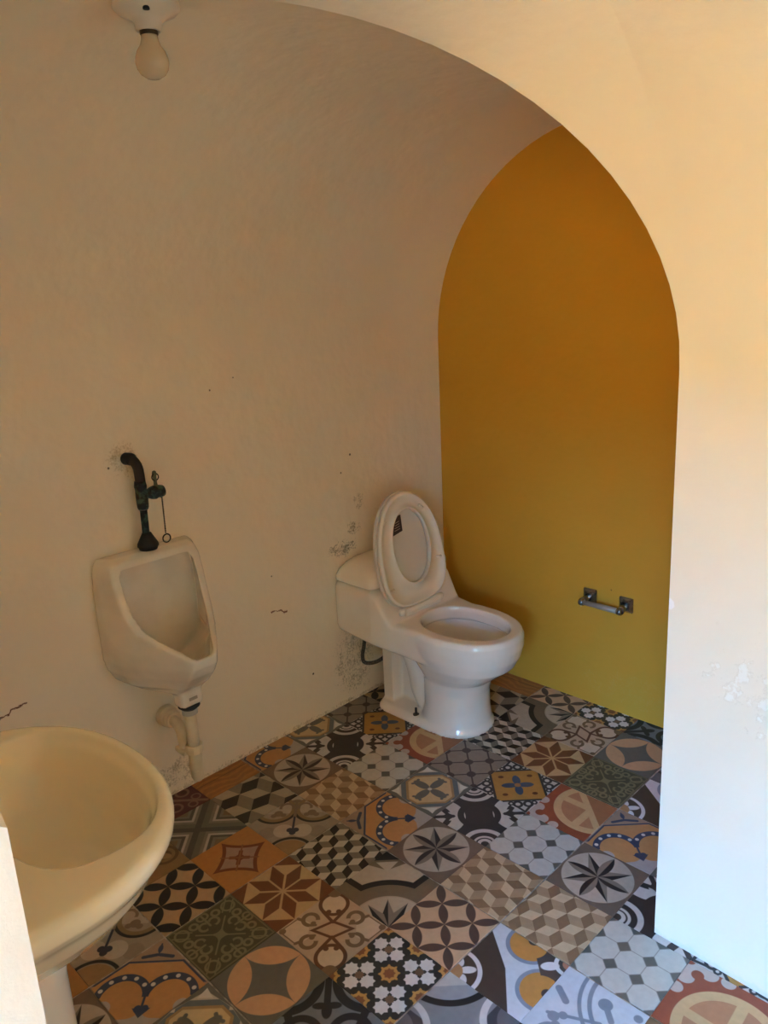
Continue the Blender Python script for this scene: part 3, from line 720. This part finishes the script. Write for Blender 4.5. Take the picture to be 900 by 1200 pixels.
link('supply_hose', mesh_of(bm, smooth=True), M_hose, t)

# ------------------------------------------------------------------ urinal
UY = -0.262
t = thing('urinal', 'small white ceramic wall urinal with pointed lip, hung on the cream wall', 'urinal', (0, UY, 0.38))
def trap(z, d, wb, wf, x0=0.0, m=0.12, r=0.2):
    P_ = [(x0, -wb), (x0 + (d - x0) * 0.35, -wb + (wb - wf) * m), (d, -wf), (d, wf), (x0 + (d - x0) * 0.35, wb - (wb - wf) * m), (x0, wb)]
    out = []
    n = len(P_)
    for i in range(n):                      # rounded polygon
        p, a, b = Vector(P_[i]), Vector(P_[i - 1]), Vector(P_[(i + 1) % n])
        k = r if i in (1, 2, 3, 4) else 0.02
        q0, q1 = p + (a - p) * k * 0.5, p + (b - p) * k * 0.5
        for s in (0, 0.25, 0.5, 0.75, 1): out.append(q0 * (1 - s) ** 2 + p * 2 * s * (1 - s) + q1 * s * s)
    return [(q.x, q.y, z - 0.38) for q in out]
bm = bmesh.new()
loft(bm, [trap(*a) for a in ((0.425, 0.17, 0.06, 0.03), (0.44, 0.19, 0.10, 0.04), (0.47, 0.225, 0.14, 0.045), (0.51, 0.262, 0.162, 0.045), (0.545, 0.285, 0.170, 0.042), (0.575, 0.292, 0.171, 0.040),
    (0.595, 0.262, 0.171, 0.062), (0.62, 0.205, 0.171, 0.098), (0.65, 0.155, 0.171, 0.125), (0.70, 0.118, 0.170, 0.138), (0.76, 0.098, 0.169, 0.142), (0.81, 0.082, 0.166, 0.142), (0.838, 0.068, 0.158, 0.134), (0.85, 0.05, 0.146, 0.122))])
cut = bmesh.new()
loft(cut, [trap(z, d, wb, wf, 0.028, m) for z, d, wb, wf, m in ((0.478, 0.15, 0.05, 0.02, 0.12), (0.50, 0.205, 0.095, 0.022, 0.12), (0.53, 0.25, 0.13, 0.022, 0.12), (0.556, 0.27, 0.142, 0.022, 0.12), (0.572, 0.277, 0.145, 0.023, 0.12),
    (0.577, 0.31, 0.146, 0.016, 0.2), (0.595, 0.34, 0.146, 0.004, 0.27), (0.62, 0.34, 0.147, 0.008, 0.28), (0.65, 0.34, 0.148, 0.022, 0.31), (0.70, 0.34, 0.148, 0.028, 0.34), (0.76, 0.34, 0.146, 0.025, 0.36), (0.80, 0.34, 0.140, 0.02, 0.36), (0.82, 0.34, 0.122, 0.016, 0.36))])
loft(bm, [rrect_xy(0.135, 0.195, 0.036, z - 0.38, 0.012) for z in (0.392, 0.45)])
link('bowl', fuse(bm, 0.004, cut, 3), M_urinal, t)
bm = bmesh.new(); lathe(bm, [(0.001, 0.0), (0.03, 0.0), (0.028, 0.006), (0.001, 0.007)], 24, (0.14, 0, 0.105)); link('drain_grate', mesh_of(bm), M_chrome, t)
bm = bmesh.new(); box(bm, (0.194, -0.014, 0.030), (0.1965, 0.014, 0.040), 0.001); link('maker_plate', mesh_of(bm), principled('faint_mark', 'a89a88', 0.4), t)

# drain trap below it
t = thing('drain_trap', 'yellowed plastic bottle trap under the urinal, running into the wall', 'pipe', (0.165, UY, 0.12))
bm = bmesh.new(); lathe(bm, [(0.001, 0.272), (0.031, 0.270), (0.033, 0.262), (0.022, 0.252), (0.001, 0.252)], 24); link('gasket', mesh_of(bm), M_rubber, t)
bm = bmesh.new(); lathe(bm, [(0.001, 0.255), (0.023, 0.255), (0.0235, 0.236), (0.001, 0.236)], 24); link('collar', mesh_of(bm), M_white, t)
bm = bmesh.new(); tube(bm, [(0, 0, 0.25), (0, 0, 0.11)], 0.0185, 20); link('down_pipe', mesh_of(bm, smooth=True), M_pvc, t)
bm = bmesh.new(); lathe(bm, [(0.001, 0.13), (0.026, 0.13), (0.028, 0.124), (0.028, 0.108), (0.022, 0.104), (0.001, 0.104)], 10); link('clamp_nut', mesh_of(bm), M_pvc, t)
bm = bmesh.new(); lathe(bm, [(0.001, 0.11), (0.0205, 0.11), (0.0205, 0.052), (0.0195, 0.05), (0.0205, 0.048), (0.0195, 0.022), (0.014, 0.008), (0.001, 0.004)], 20); link('trap_cup', mesh_of(bm, smooth=True), M_pvc, t)
bm = bmesh.new(); tube(bm, smooth_path([(-0.032, -0.012, 0.10), (-0.036, -0.012, 0.13), (-0.06, -0.006, 0.165), (-0.10, 0.0, 0.17), (-0.163, 0.003, 0.17)], 6), 0.017, 18); link('outlet_elbow', mesh_of(bm, smooth=True), M_pvc, t)
bm = bmesh.new(); box(bm, (-0.058, -0.035, 0.10), (-0.005, 0.012, 0.116), 0.004); link('bridge', mesh_of(bm), M_pvc, t)
bm = bmesh.new()
lathe(bm, [(0.001, -0.162), (0.034, -0.162), (0.034, -0.142), (0.028, -0.138), (0.03, -0.134), (0.03, -0.122), (0.025, -0.118), (0.025, -0.108), (0.017, -0.106), (0.001, -0.106)], 24, (0, 0.003, 0.17), 'X'); link('wall_nut', mesh_of(bm), M_pvc, t)

# ------------------------------------------------------------------ flush valve above the urinal
t = thing('flush_valve', 'tarnished green-black brass flush valve with pull chain above the urinal', 'valve', (0.042, -0.262, 0.85))
bm = bmesh.new(); tube(bm, smooth_path([(-0.042, -0.012, 0.268), (-0.02, -0.010, 0.269), (-0.006, -0.006, 0.262), (0, 0.0, 0.24), (0, 0.002, 0.19)], 6), [0.018] * 9 + [0.0145] * 16, 16); link('inlet_elbow', mesh_of(bm, smooth=True), M_rubber, t)
bm = bmesh.new(); lathe(bm, [(0.001, 0.205), (0.0155, 0.205), (0.018, 0.19), (0.0165, 0.18), (0.0175, 0.15), (0.0165, 0.128), (0.0145, 0.122), (0.001, 0.122)], 18); link('tee_body', mesh_of(bm, smooth=True), M_valve, t)
bm = bmesh.new(); lathe(bm, [(0.001, 0.126), (0.0135, 0.126), (0.0135, 0.12), (0.001, 0.12)], 18); link('solder_ring', mesh_of(bm), M_chrome, t)
bm = bmesh.new(); tube(bm, [(0, 0, 0.124), (0, -0.002, 0.03)], 0.0105, 16); link('tail_pipe', mesh_of(bm, smooth=True), M_valve, t)
bm = bmesh.new(); lathe(bm, [(0.001, 0.05), (0.013, 0.05), (0.016, 0.044), (0.030, 0.018), (0.031, 0.01), (0.028, 0.008), (0.026, 0.0), (0.001, 0.0)], 28); link('rubber_boot', mesh_of(bm, smooth=True), M_rubber, t)
bm = bmesh.new(); lathe(bm, [(0.001, 0.0), (0.014, 0.008), (0.013, 0.02), (0.018, 0.03), (0.0205, 0.042), (0.017, 0.052), (0.0195, 0.058), (0.016, 0.070), (0.001, 0.073)], 16, (0, 0, 0.163), 'Y'); vb_ = link('side_valve', mesh_of(bm, smooth=True), M_valve, t)
bm = bmesh.new(); lathe(bm, [(0.001, 0.0), (0.007, 0.002), (0.005, 0.015), (0.0055, 0.035), (0.007, 0.042), (0.005, 0.05), (0.001, 0.052)], 12, (0, 0.048, 0.175)); link('valve_stem', mesh_of(bm, smooth=True), M_green, vb_)
bm = bmesh.new(); torus(bm, 0.0105, 0.0018, (0.003, 0.048, 0.208), 'X', 24, 8); link('split_ring', mesh_of(bm, smooth=True), M_chain, vb_)
bm = bmesh.new()
for k in range(22):
    p = Vector((0.004, 0.061 - 0.0001 * k, 0.147 - 0.0052 * k)); bmesh.ops.create_icosphere(bm, subdivisions=1, radius=0.0028, matrix=Matrix.Translation(p))
tube(bm, [(0.004, 0.061, 0.15), (0.004, 0.059, 0.033)], 0.0008, 6)
ch = link('pull_chain', mesh_of(bm, smooth=True), M_chain, t)
bm = bmesh.new(); torus(bm, 0.0125, 0.0022, (0.006, 0.059, 0.0195), 'X', 28, 8); link('pull_ring', mesh_of(bm, smooth=True), M_chain, ch)

# ------------------------------------------------------------------ pedestal sink
SX, SY, SZ = 0.94, -1.03, 0.80
t = thing('pedestal_sink', 'cream oval ceramic washbasin on a white pedestal beside the entrance', 'sink', (SX, SY, 0))
def oval(z, a, yf, yb, p=2.2, n=64, cy=0.0):
    r = []
    for i in range(n):
        th = 2 * PI * i / n; c, s = math.cos(th), math.sin(th)
        pp = p if s > 0 else p + 0.8
        r.append((math.copysign(abs(c) ** (2 / pp), c) * a, cy + math.copysign(abs(s) ** (2 / pp), s) * (yf if s > 0 else yb), z))
    return r
bm = bmesh.new()
loft(bm, [oval(0.585, 0.085, 0.10, 0.09), oval(0.61, 0.13, 0.15, 0.14), oval(0.65, 0.19, 0.185, 0.19), oval(0.70, 0.235, 0.21, 0.225), oval(0.74, 0.262, 0.217, 0.24), oval(0.755, 0.275, 0.230, 0.244), oval(0.772, 0.287, 0.242, 0.246), oval(0.79, 0.288, 0.243, 0.246), oval(0.802, 0.278, 0.234, 0.24)])
cut = bmesh.new()
loft(cut, [oval(0.638, 0.05, 0.045, 0.045, cy=0.075), oval(0.65, 0.10, 0.07, 0.07, cy=0.08), oval(0.69, 0.158, 0.093, 0.095, cy=0.09), oval(0.74, 0.188, 0.106, 0.108, cy=0.095), oval(0.775, 0.20, 0.113, 0.114, cy=0.095), oval(0.79, 0.207, 0.12, 0.113, cy=0.097), oval(0.83, 0.225, 0.138, 0.135, cy=0.095)])
link('basin', fuse(bm, 0.005, cut, 5), M_sink, t)
bm = bmesh.new()
loft(bm, [oval(z, a, f_, 0.09) for z, a, f_ in ((0, 0.098, 0.08), (0.03, 0.098, 0.08), (0.08, 0.08, 0.065), (0.3, 0.066, 0.056), (0.5, 0.066, 0.056), (0.61, 0.08, 0.07))])
link('pedestal', mesh_of(bm, smooth=True), M_ped, t)
bm = bmesh.new(); lathe(bm, [(0.001, 0.0), (0.024, 0.0), (0.022, 0.005), (0.012, 0.003), (0.001, 0.003)], 24, (0, 0.062, 0.6375)); link('waste_outlet', mesh_of(bm, smooth=True), M_chrome, t)
bm = bmesh.new(); lathe(bm, [(0.001, 0.0), (0.026, 0.0), (0.024, 0.012), (0.016, 0.02), (0.014, 0.06), (0.017, 0.07), (0.001, 0.075)], 24, (0, -0.165, 0.797)); tube(bm, smooth_path([(0, -0.165, 0.84), (0, -0.11, 0.855), (0, -0.05, 0.845), (0, -0.04, 0.83)], 6), 0.010, 14); tp = link('tap', mesh_of(bm, smooth=True), M_chrome, t)
bm = bmesh.new(); box(bm, (-0.03, -0.172, 0.872), (0.03, -0.158, 0.882), 0.003); link('tap_handle', mesh_of(bm), M_chrome, tp)

# ------------------------------------------------------------------ paper holder on the yellow wall
t = thing('paper_holder', 'empty chrome toilet paper holder on the yellow wall', 'paper holder', (0.78, YB, 0.435))
for s in (-1, 1):
    bm = bmesh.new()
    loft(bm, [[(s * 0.072 + a * w_, -y_, b * w_ * 1.05) for a, b in ((-1, -1), (1, -1), (1, 1), (-1, 1))] for y_, w_ in ((0, 0.027), (0.007, 0.027), (0.015, 0.020), (0.019, 0.016))])
    bmesh.ops.bevel(bm, geom=[e_ for e_ in bm.edges], offset=0.0025, segments=2, affect='EDGES')
    br = link('bracket', mesh_of(bm), M_chrome, t)
    bm = bmesh.new()
    tube(bm, [(s * 0.072, -0.014, 0.0), (s * 0.074, -0.035, -0.004), (s * 0.076, -0.056, -0.008)], [0.015, 0.0125, 0.014], 14)
    lathe(bm, [(0.001, -0.009), (0.0125, -0.008), (0.0135, 0.0), (0.0125, 0.008), (0.001, 0.009)], 16, (s * 0.075, -0.058, -0.008), 'X')
    link('arm', mesh_of(bm, smooth=True), M_chrome, br)
bm = bmesh.new(); lathe(bm, [(0.001, -0.068), (0.009, -0.068), (0.0095, -0.01), (0.0105, -0.008), (0.0105, 0.066), (0.001, 0.068)], 18, (0, -0.058, -0.008), 'X'); link('roller', mesh_of(bm, smooth=True), M_roll, t)

# ------------------------------------------------------------------ ceiling lamp
t = thing('ceiling_lamp', 'white porcelain lampholder with unlit frosted bulb hanging from the vault', 'lamp', (0.69, -0.463, 2.062))
bm = bmesh.new(); lathe(bm, [(0.001, 0.004), (0.058, 0.004), (0.060, -0.009), (0.053, -0.017), (0.034, -0.025), (0.025, -0.032), (0.0225, -0.046), (0.018, -0.047), (0.017, -0.04), (0.001, -0.04)], 36); hold = link('lampholder', mesh_of(bm, smooth=True), M_lampw, t)
bm = bmesh.new(); lathe(bm, [(0.001, -0.03), (0.006, -0.03), (0.006, -0.019), (0.001, -0.019)], 12, (0.036, -0.022, 0.006)); link('screw_hole', mesh_of(bm), M_rubber, hold)
bm = bmesh.new(); lathe(bm, [(0.001, -0.041), (0.0165, -0.041), (0.0165, -0.051), (0.015, -0.053), (0.001, -0.053)], 24); link('screw_base', mesh_of(bm, smooth=True), M_dark, t)
bm = bmesh.new(); lathe(bm, [(0.001, -0.05), (0.0145, -0.051), (0.0155, -0.060), (0.0185, -0.069), (0.0255, -0.079), (0.0295, -0.089), (0.0305, -0.098), (0.0285, -0.108), (0.0225, -0.117), (0.012, -0.1235), (0.001, -0.125)], 32); link('bulb', mesh_of(bm, smooth=True), M_bulb, t)
